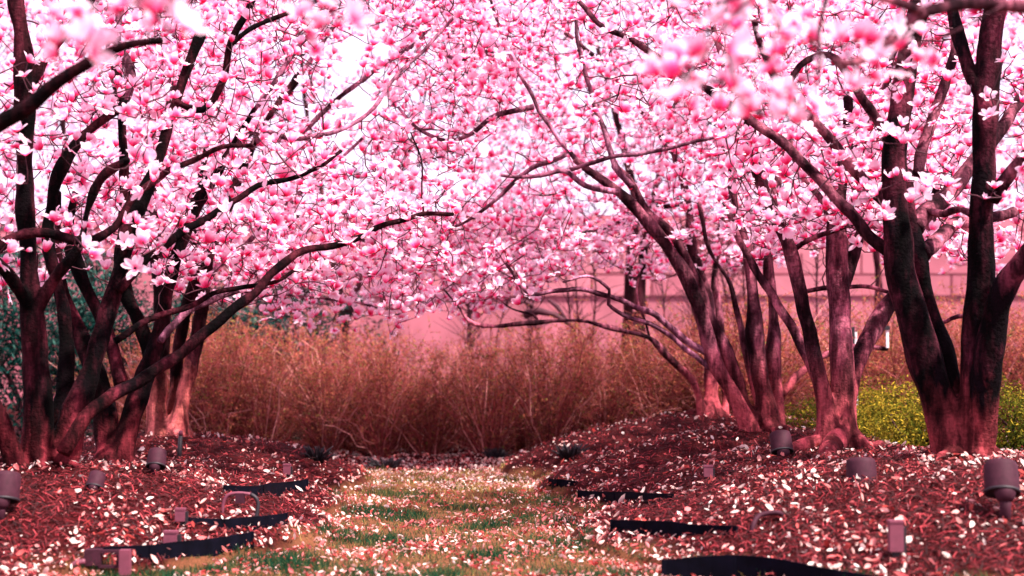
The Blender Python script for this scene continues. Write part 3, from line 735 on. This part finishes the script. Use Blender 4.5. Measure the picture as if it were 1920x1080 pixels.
# ------------------------------------------------------------------ arching shrubs of the bare hedge
def shrub_meshes(seed, h, w_, ncane=110):
    r = np.random.default_rng(seed); mb = MB(); lp, la = [], []
    for k in range(ncane):
        a = r.uniform(0, 6.28); sp = r.beta(1.1, 1.0) * w_; hh = h * r.uniform(.35, 1.10) * (1 - .18 * sp / w_)
        b = np.array((math.cos(a), math.sin(a), 0)) * r.uniform(.01, .10)
        s = np.linspace(0, 1, 6)[:, None]
        tip = np.array((math.cos(a) * sp, math.sin(a) * sp, 0))
        p = b + tip * s ** 1.15 + np.array((0, 0, hh)) * (1.25 * s - .25 * s ** (2.5 if r.random() < .5 else 4)) * 1.0
        p[1:] += r.normal(0, .030, (5, 3)); v = r.beta(1.4, 1.6); rad = np.linspace(r.uniform(.003, .006) + .004 * (v > .8), .0012, 6)
        mb.tube(p, rad, 3, False, v)
        for q in range(9):
            j = r.integers(1, 6); f = r.random(); st = p[j] * f + p[j - 1] * (1 - f); L = r.uniform(.08, .32)
            d = r.normal(0, 1, 3); d[2] = d[2] * .8 + .35; d /= np.linalg.norm(d); e = st + d * L; m = (st + e) / 2 + r.normal(0, .015, 3)
            mb.tube([st, m, e], [.0016, .0013, .0008], 3, False, v * .8)
            for z in range(11):
                u_ = r.random(); lp.append(st + (e - st) * u_ + r.normal(0, .008, 3)); la.append(d)
    cm = mb.mesh('canes', M_cane, True, 'r')
    lp = np.array(lp); N = len(lp); leaf = np.array([(-.5, 0, 0), (0, -.6, .1), (.5, 0, 0), (0, 1, .15)], float)
    keep = r.random(N) < .5 + .5 * np.clip(lp[:, 2] / h, 0, 1); lp = lp[keep]; N = len(lp)
    R = frames(N, r.normal(0, 1, (N, 3)) + np.array((0, 0, .6)), r.uniform(0, 6.28, N)); sz = r.uniform(.008, .019, N)
    V, Fs = batch(leaf, np.array([(0, 1, 2, 3)]), R, np.stack([sz * .7, sz, sz], -1), lp)
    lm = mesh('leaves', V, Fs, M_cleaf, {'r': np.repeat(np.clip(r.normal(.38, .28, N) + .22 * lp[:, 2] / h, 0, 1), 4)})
    return cm, lm
SM = [shrub_meshes(50 + i, 1.22, .80) for i in range(4)]
def shrub(i, x, y, s, rz, label, group='bare arching shrubs of the hedge'):
    z = hz(x, y) if y < 15 else 0.05
    o = empty('bare_shrub', label, 'shrub', group, (x, y, z - .01), rz); o.scale = (s * random.uniform(.95, 1.15), s, s * random.uniform(.95, 1.05))
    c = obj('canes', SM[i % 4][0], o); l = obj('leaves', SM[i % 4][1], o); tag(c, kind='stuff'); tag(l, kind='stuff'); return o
HL = 'leafless reddish-brown arching shrub in the thin hedge behind the lawn'
k = 0
for row, (y, x0, x1, dx, s) in enumerate([(13.35, -3.3, 5.6, .52, 1.0), (13.85, -3.6, 6.0, .62, 1.04), (14.5, -3.4, 7.0, .72, 1.08)]):
    x = x0
    while x < x1:
        shrub(k, x + random.uniform(-.1, .1), y + random.uniform(-.12, .12) , s * random.uniform(.80, 1.08) * (1.06 if x > 2.2 else 1), random.uniform(0, 6.28), HL); k += 1; x += dx
# dark cut clumps at the foot of the hedge
for px, py, w_, lab in ((722, 880, .22, 'low black stump clump with cut stems at the lawn end before the hedge'), (596, 862, .17, 'small black clump under the hedge beside the pale post'), (1070, 858, .18, 'dark tuft at the hedge foot, the one nearest the far bed'), (930, 862, .16, 'dark litter clump at the hedge foot, midway along the lawn end')):
    q = ground_at(px, py, 6, 13.4); r = np.random.default_rng(px); mb = MB()
    root = empty('cut_clump', lab, 'stump', 'dark clumps along the foot of the hedge', tuple(q))
    for z in range(60):
        a = r.uniform(0, 6.28); L = w_ * r.uniform(.2, .9); hh = r.uniform(.03, .11)
        mb.tube([(math.cos(a) * L * .3, math.sin(a) * L * .3, -.02), (math.cos(a) * L * .8, math.sin(a) * L * .6, hh * .8), (math.cos(a) * L, math.sin(a) * L * .8, hh)], [.010, .007, .004], 5)
    mb.build('cut_stems', M_lampdark, root)['kind'] = 'stuff'

# ------------------------------------------------------------------ evergreen and golden shrubs
def bush(name, label, cat, c, size, nleaf, leafsz, mat, seed, lobes=9, group=None, lw=.5, shift=0.0):
    r = np.random.default_rng(seed); root = empty(name, label, cat, group, tuple(c))
    L = r.uniform(-.62, .62, (lobes, 3)); L[:, 2] = r.uniform(.15, .72, lobes); LR = r.uniform(.28, .48, lobes)
    i = r.integers(0, lobes, nleaf); d = r.normal(0, 1, (nleaf, 3)); d /= np.linalg.norm(d, axis=1)[:, None]
    rad = LR[i] * (r.uniform(.3, 1.0, nleaf) ** .35) * (1 + .18 * np.sin(d[:, 0] * 9 + i) * np.cos(d[:, 2] * 7))
    p = (L[i] + d * rad[:, None]); p[:, 2] = np.abs(p[:, 2]); p = p * np.array(size)
    leaf = np.array([(-.5, 0, 0), (0, -.7, 0), (.5, 0, .12), (0, .9, .1)], float)
    R = frames(nleaf, d + r.normal(0, .7, (nleaf, 3)) + np.array((0, 0, .4)), r.uniform(0, 6.28, nleaf)); sz = leafsz * r.uniform(.6, 1.3, nleaf)
    V, Fs = batch(leaf, np.array([(0, 1, 2, 3)]), R, np.stack([sz * lw, sz, sz], -1), p)
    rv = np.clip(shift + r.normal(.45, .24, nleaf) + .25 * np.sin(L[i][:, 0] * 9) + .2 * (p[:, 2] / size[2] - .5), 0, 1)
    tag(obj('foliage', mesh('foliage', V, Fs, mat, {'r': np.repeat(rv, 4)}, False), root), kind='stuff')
    mb = MB()
    for q in range(lobes):
        e = L[q] * np.array(size); mb.tube(spline([(0, 0, -.05), e * np.array((.3, .3, .5)), e], .08)[0], np.linspace(.02, .006, len(spline([(0, 0, -.05), e * np.array((.3, .3, .5)), e], .08)[0])), 5)
    mb.build('branches', M_twig, root)['kind'] = 'stuff'
    return root
GO = 'golden evergreen shrubs behind the right-hand trees'
q = P(1575, 850, 11.2); bush('golden_shrub', 'bright yellow-green shrub showing on both sides of the pinkish straight trunk', 'shrub', (q[0], 11.2, .12), (.92, .6, .66), 18000, .020, M_gold, 5, 12, GO)
q = P(1715, 860, 10.6); bush('golden_shrub', 'olive-green rounded shrub between the pinkish trunk and the thick dark one', 'shrub', (q[0], 10.6, .08), (.55, .6, .66), 14000, .020, M_gold, 6, 10, GO, .5, -.10)
q = P(1950, 860, 9.8); bush('golden_shrub', 'dark green speckled shrub behind the large mauve spotlight', 'shrub', (q[0], 9.8, .10), (.62, .6, .74), 14000, .020, M_gold, 8, 10, GO, .5, -.28)
GE = 'dark evergreens behind the left-hand trees'
bush('evergreen_shrub', 'tall blackish evergreen behind the dark leaning trunks', 'shrub', (-4.9, 14.6, 0), (1.7, 1.1, 2.2), 26000, .05, M_yew, 15, 16, GE, .35)
bush('evergreen_shrub', 'dark evergreen behind the salmon-pink fluted trunk', 'shrub', (-3.2, 16.0, 0), (1.3, 1.0, 1.75), 16000, .055, M_yew, 16, 12, GE, .35)
bush('evergreen_shrub', 'low spreading blue-green yew rising over the hedge beneath the blossoms', 'shrub', (-2.55, 17.0, 0), (1.5, 1.0, 1.95), 18000, .055, M_yew, 17, 12, GE, .35)

# ------------------------------------------------------------------ building beyond
M_wall = mat_simple('pink_render', (0.38, 0.118, 0.15), .9, .22, 1.1, .05)
M_ledge = mat_simple('pale_stone', (0.42, 0.14, 0.175), .9, .08, 2.0, .05)
bd = empty('garden_building', 'long pale pink stone building with stepped ledges beyond the hedge', 'building', None, (2.5, 30, 0))
mb = MB(); mb.box((0, 0, 1.55), (30, 3, 3.1)); mb.build('wall', M_wall, bd, False)
mb = MB(); mb.box((0, 0, 0), (1.16, .06, .40)); blk = [mb.mesh('stone_block', m_, False) for m_ in (M_ledge, M_wall, mat_simple('rose_stone', (0.37, 0.11, 0.145), .9, .2, 3, .1), mat_simple('dusky_stone', (0.43, 0.145, 0.18), .9, .2, 3, .1))]
for row in range(2):
    for q in range(18):
        o = bpy.data.objects.new('stone_block', random.choice(blk)); o.location = (-7.5 + q * 1.2 + (row % 2) * .6, -1.5 - random.uniform(.018, .03), 2.42 + row * .44); link(o, bd)
for zz in (3.14, 3.42, 3.70):
    mb = MB(); mb.box((0, .3 * (zz - 3), zz), (30 - (zz - 3) * 2, 3.3 - (zz - 3.0) * .9, .16)); mb.build('ledge', M_ledge, bd, False)
    mb = MB(); mb.box((0, .3 * (zz - 3) + .1, zz + .14), (29.6 - (zz - 3) * 2, 3.0 - (zz - 3.0) * .9, .118)); mb.build('parapet_course', M_wall, bd, False)

# fallen/pruned dark branch seen behind the hedge
mb = MB(); mb.tube([P(985, 590, 16.0), P(1010, 583, 15.9), P(1040, 590, 15.9), P(1075, 612, 15.9), P(1100, 680, 16), P(1105, 760, 16)], [.05, .045, .03, .03, .035, .04], 8)
mb.tube([P(1028, 562, 16), P(1045, 575, 15.95), P(1062, 600, 15.9)], [.02, .028, .02], 8)
mb.tube([P(1000, 575, 15.9), P(985, 565, 15.9), P(970, 570, 15.9)], [.03, .02, .012], 8)
tag(mb.build('dead_branch', M_twig), 'crooked blackish bare branch rising behind the middle of the hedge', 'branch')

# ------------------------------------------------------------------ black lawn edging
def edging(pix, h, label, z0=None):
    q = np.array([ground_at(a, b, 5.0, 13)[:2] if True else 0 for a, b in pix]); q3 = np.column_stack([q, [hz(*v) for v in q]])
    p, s = spline(q3, .05); p[:, 1] += .006 * np.sin(s * 17)
    nrm_ = np.gradient(p[:, :2], axis=0); nrm_ = np.stack([-nrm_[:, 1], nrm_[:, 0]], -1); nrm_ /= np.linalg.norm(nrm_, axis=1)[:, None]
    root = empty('lawn_edging', label, 'edging', 'black lawn edging strips')
    cuts = [0, len(p) // 3, 2 * len(p) // 3, len(p) - 1]
    for a in range(3):
        seg = slice(cuts[a], cuts[a + 1] + 1); P_ = p[seg]; n_ = nrm_[seg]; m = MB(); V = []; off = .004 * (a % 2)
        hh = h
        for qi, (pt, nn) in enumerate(zip(P_, n_)):
            tp = 1 - .45 * max(0, (cuts[a] + qi) / (len(p) - 1) - .55) / .45
            for sgn in (-1, 1):
                for z in (-.05, hh * tp): V.append((pt[0] + nn[0] * (sgn * .005 + off), pt[1] + nn[1] * (sgn * .005 + off), z + pt[2]))
        Q = []
        for i in range(len(P_) - 1):
            b = i * 4
            for (u, v) in ((0, 1), (1, 3), (3, 2), (2, 0)): Q.append((b + u, b + v, b + 4 + v, b + 4 + u))
        e = (len(P_) - 1) * 4; Q += [(0, 1, 3, 2), (e, e + 1, e + 3, e + 2)]
        m.add(V, Q); m.build('edging_strip', M_edging, root, False)
    for a in (0,):
        pt = p[a]; m = MB(); m.box((pt[0], pt[1], pt[2] + h / 2), (.020, .020, h + .004)); m.build('edging_stake', M_edging, root, False)
edging([(1245, 1088), (1380, 1094), (1540, 1104), (1700, 1122)], .085, 'longest black edging strip at the lawn corner nearest the small box post')
edging([(1148, 1000), (1220, 1003), (1300, 1005), (1382, 1002)], .065, 'black edging strip with a curled hose just behind it')
edging([(1086, 938), (1140, 941), (1200, 942), (1262, 938)], .060, 'narrow black edging strip at the foot of the third mound')
edging([(1031, 911), (1045, 912), (1062, 912), (1082, 910)], .050, 'shortest and farthest black edging strip beside the sunlit grass')
edging([(575, 922), (530, 928), (480, 931), (420, 924)], .075, 'tall black edging strip above the arched conduit')
edging([(536, 985), (480, 991), (420, 993), (352, 984)], .060, 'black edging strip just below the arched conduit')
edging([(472, 1026), (380, 1040), (280, 1048), (165, 1044)], .070, 'curving black edging strip beside the cable box')

# ------------------------------------------------------------------ garden spotlights
def rotx(a): c, s = math.cos(a), math.sin(a); return np.array([(1, 0, 0), (0, c, -s), (0, s, c)])
def roty(a): c, s = math.cos(a), math.sin(a); return np.array([(c, 0, s), (0, 1, 0), (-s, 0, c)])
def spotlight(pos, dia, tilt, roll, label, stem=.07):
    r = dia / 2; root = empty('garden_spotlight', label, 'spotlight', 'mauve bullet spotlights on the mulch', tuple(pos))
    M = roty(roll) @ rotx(-tilt); c = np.array((0, 0, stem + r * .35))
    m = MB(); m.lathe([(r * .98, 0), (r * 1.0, r * .25), (r * .96, r * 1.5), (r * .90, r * 1.75), (r * .82, r * 1.83), (r * .74, r * 1.80), (r * .70, r * 1.3), (.001, r * 1.25)], 28, M, c); m.build('housing', M_lamp, root)
    m = MB(); m.lathe([(.001, r * .08), (r * .86, r * .06), (r * .90, -.004), (r * 1.02, -.004), (r * 1.03, r * .10), (r * .99, r * .12)], 28, M, c); m.build('rear_plate', M_lampdark, root)
    m = MB(); m.lathe([(.001, -r * .74), (r * .30, -r * .70), (r * .50, -r * .48), (r * .60, -r * .16), (r * .56, 0.1 * r), (r * .40, r * .2)], 20, M, c + M @ np.array((0, -r * .42, 0))); m.build('knuckle', M_lamp, root)
    kb = c + M @ np.array((0, -r * .42, -r * .45))
    m = MB(); m.tube([(kb[0], kb[1], kb[2]), (kb[0] * .95, kb[1] * .95, kb[2] - stem * .6), (kb[0] * .9, kb[1] * .9, -.03)], [r * .34, r * .32, r * .32], 12); m.build('stem', M_lamp, root)
    m = MB(); m.tube([(kb[0] * .9, kb[1] * .9, .014), (kb[0] * .9, kb[1] * .9, -.12)], [r * .28, .006], 8); m.build('ground_spike', M_lampdark, root)
def gl(px, py, y0=4, y1=13): return ground_at(px, py, y0, y1)
spotlight(gl(1880, 968), .150, .40, .10, 'largest mauve spotlight, tilted on a stem before the thick dark trunk', .075)
spotlight(gl(1617, 899, 7.0) - (0, 0, .075), .150, .25, 0, 'mauve spotlight half sunk in the mulch between the pinkish trunk and the box post', .01)
spotlight(gl(1467, 852) - (0, 0, .03), .135, .40, -.05, 'small mauve spotlight at the foot of the many-stemmed magnolia', .02)
spotlight(gl(292, 888), .105, .45, 0, 'small mauve spotlight near the thin black stake and salmon-pink trunk', .02)
spotlight(gl(6, 965), .140, .3, .0, 'dark spotlight cut by the picture edge beside the leaning magnolia', .04)
spotlight(gl(177, 920), .085, .5, .1, 'tiny dull spotlight half buried before the stout short base', .0)

# ------------------------------------------------------------------ box posts, conduits, stake, posts
def boxpost(px, py, w_, h_, label, rz=0.0, y0=5):
    q = gl(px, py, y0, 13); root = empty('cable_post', label, 'cable post', 'small pale cable posts', tuple(q), rz)
    m = MB(); m.box((0, 0, h_ * .62), (w_, w_ * .7, h_ * .76)); m.build('box', M_pale, root, False)
    m = MB(); m.box((0, 0, h_ + .004), (w_ * 1.08, w_ * .8, .010)); m.build('lid', M_pale, root, False)
    m = MB(); m.box((w_ * .62, .01, h_ * .42), (w_ * .28, w_ * .5, h_ * .9)); m.build('cable_duct', M_lampdark, root, False)
    m = MB(); m.box((0, .003, h_ * .1), (w_ * .5, w_ * .4, h_ * .4)); m.build('foot', M_lampdark, root, False)
boxpost(1680, 1052, .056, .155, 'tallest pale box post, on the near mulch above the longest edging')
boxpost(1328, 900, .05, .075, 'small pale box post on the slope above the narrow edging')
boxpost(320, 1030, .06, .075, 'pale box post just behind the curving black edging')
boxpost(338, 985, .045, .07, 'dull pale box post half buried at the left end of its edging')
boxpost(538, 895, .05, .085, 'farthest pale box post at the hedge end of the lawn', 0, 8)

q = gl(335, 862, 7); root = empty('garden_stake', 'thin black stake with a pale top beside the salmon-pink trunk', 'stake', None, tuple(q))
m = MB(); m.tube([(0, 0, -.05), (.012, 0, .17)], [.017, .015], 10); m.build('shaft', M_lampdark, root)
m = MB(); m.tube([(.0125, 0, .171), (.014, 0, .20)], [.0165, .014], 10); m.build('cap', M_pale, root)

q = gl(450, 968, 6); root = empty('conduit_arch', 'arched pale conduit with a clamp between two black edging strips', 'conduit', None, tuple(q))
m = MB(); m.tube(spline([(-.09, 0, -.03), (-.085, 0, .06), (-.06, 0, .105), (-.01, 0, .115), (.05, 0, .11)], .01)[0], np.full(len(spline([(-.09, 0, -.03), (-.085, 0, .06), (-.06, 0, .105), (-.01, 0, .115), (.05, 0, .11)], .01)[0]), .009), 8); m.build('pale_pipe', M_pale, root)
m = MB(); pp = spline([(.05, .004, .11), (.08, 0, .09), (.09, 0, .05), (.08, -.01, -.03)], .01)[0]; m.tube(pp, np.full(len(pp), .010), 8); m.build('dark_pipe', M_lampdark, root)
m = MB(); m.box((0, 0, .09), (.045, .03, .05)); m.build('clamp', M_lamp, root, False)

q = gl(195, 1082, 5); root = empty('cable_box', 'mauve cable box with open frame and pale elbow pipe at the lawn corner', 'cable box', None, tuple(q))
m = MB(); m.box((-.05, .01, .085), (.07, .05, .07)); m.build('box', M_lamp, root, False)
m = MB()
for c_, s_ in (((.02, 0, .112), (.09, .02, .012)), ((.02, 0, .045), (.09, .02, .012)), ((-.02, 0, .078), (.012, .02, .055)), ((.062, 0, .078), (.012, .02, .055))): m.box(c_, s_)
m.build('bracket', M_lamp, root, False)
m = MB(); m.box((.095, -.01, .065), (.045, .04, .11)); m.build('cap_block', M_pale, root, False)
m = MB(); pp = spline([(-.08, -.01, .07), (-.12, -.02, .06), (-.145, -.02, .03), (-.15, -.02, -.04)], .01)[0]; m.tube(pp, np.full(len(pp), .013), 10); m.build('elbow_pipe', M_pale, root)

a_, b_, c_ = gl(1408, 1000), gl(1425, 985), gl(1462, 975)
m = MB(); pp = spline([a_ + (0, 0, -.02), a_ + (.01, 0, .03), b_ + (0, 0, .045), c_ + (0, 0, .03), c_ + (.03, .05, -.02)], .02)[0]; m.tube(pp, np.full(len(pp), .011), 10)
tag(m.build('garden_hose', M_lamp), 'short curled mauve hose arching out of the mulch above its edging', 'hose')

q = P(1605, 750, 12.8); zt = P(1599, 612, 12.8)[2] - hz(q[0], 12.8)
root = empty('slim_post', 'slim white post carrying a black plate behind the pinkish trunk', 'post', None, (q[0], 12.8, hz(q[0], 12.8)))
m = MB(); m.box((0.004, 0, (zt - .05) / 2), (.022, .022, zt - .05)); m.build('shaft', M_white, root, False)
m = MB(); m.box((-.03, -.004, zt - .09), (.045, .03, .17)); m.build('plate', M_lampdark, root, False)
q = P(1664, 652, 12.15)
root = empty('marker', 'small white marker with black cap standing on the low dark limb', 'marker', None, tuple(q))
m = MB(); m.box((0, 0, .075), (.022, .02, .15)); m.build('shaft', M_white, root, False)
m = MB(); m.box((-.005, 0, .17), (.05, .04, .035)); m.build('cap', M_lampdark, root, False)

# bare saplings between the hedge and the building
for sx_, sY, sh_, lab in ((1262, 15.6, 2.3, 'thin bare sapling just behind the hedge, the one nearest the arching trunks'), (1105, 17.2, 2.6, 'thin bare sapling before the building beside the twin blurred trunk'), (900, 16.4, 2.2, 'thin bare sapling behind the middle of the hedge, beneath the blossoms'), (1400, 16.8, 2.5, 'thin bare sapling before the building, behind the many-stemmed magnolia'), (1330, 18.0, 2.9, 'taller bare sapling deeper behind the hedge near the arching trunks'), (1020, 18.5, 3.0, 'taller bare sapling close to the building behind the dead branch'), (1530, 15.4, 2.4, 'thin bare sapling seen between the pinkish tree and its row neighbour')):
    r = np.random.default_rng(sx_); q = P(sx_, 700, sY); root = empty('bare_sapling', lab, 'sapling', 'bare saplings behind the hedge', (q[0], sY, .04))
    for st_ in range(3):
        a = r.uniform(0, 6.28); pts = [(0, 0, -.05)]; 
        for q_ in range(1, 7): pts.append((math.cos(a) * .07 * q_ + r.normal(0, .02), math.sin(a) * .07 * q_, sh_ * q_ / 6 * r.uniform(.95, 1.02)))
        pp = spline(pts, .08)[0]; m = MB(); m.tube(pp, np.linspace(.020, .005, len(pp)), 6)
        m.build('stem', M_twig, root)
        tw = MB()
        for q_ in range(48):
            b_ = pp[r.integers(len(pp) // 3, len(pp))]; d_ = r.normal(0, 1, 3); d_[2] = abs(d_[2]) + .5; d_ /= np.linalg.norm(d_); L_ = r.uniform(.15, .55)
            tw.tube([b_, b_ + d_ * L_ * .5 + r.normal(0, .02, 3), b_ + d_ * L_], [.006, .0045, .002], 3, False)
        tag(tw.build('twigs', M_twig, root), kind='stuff')
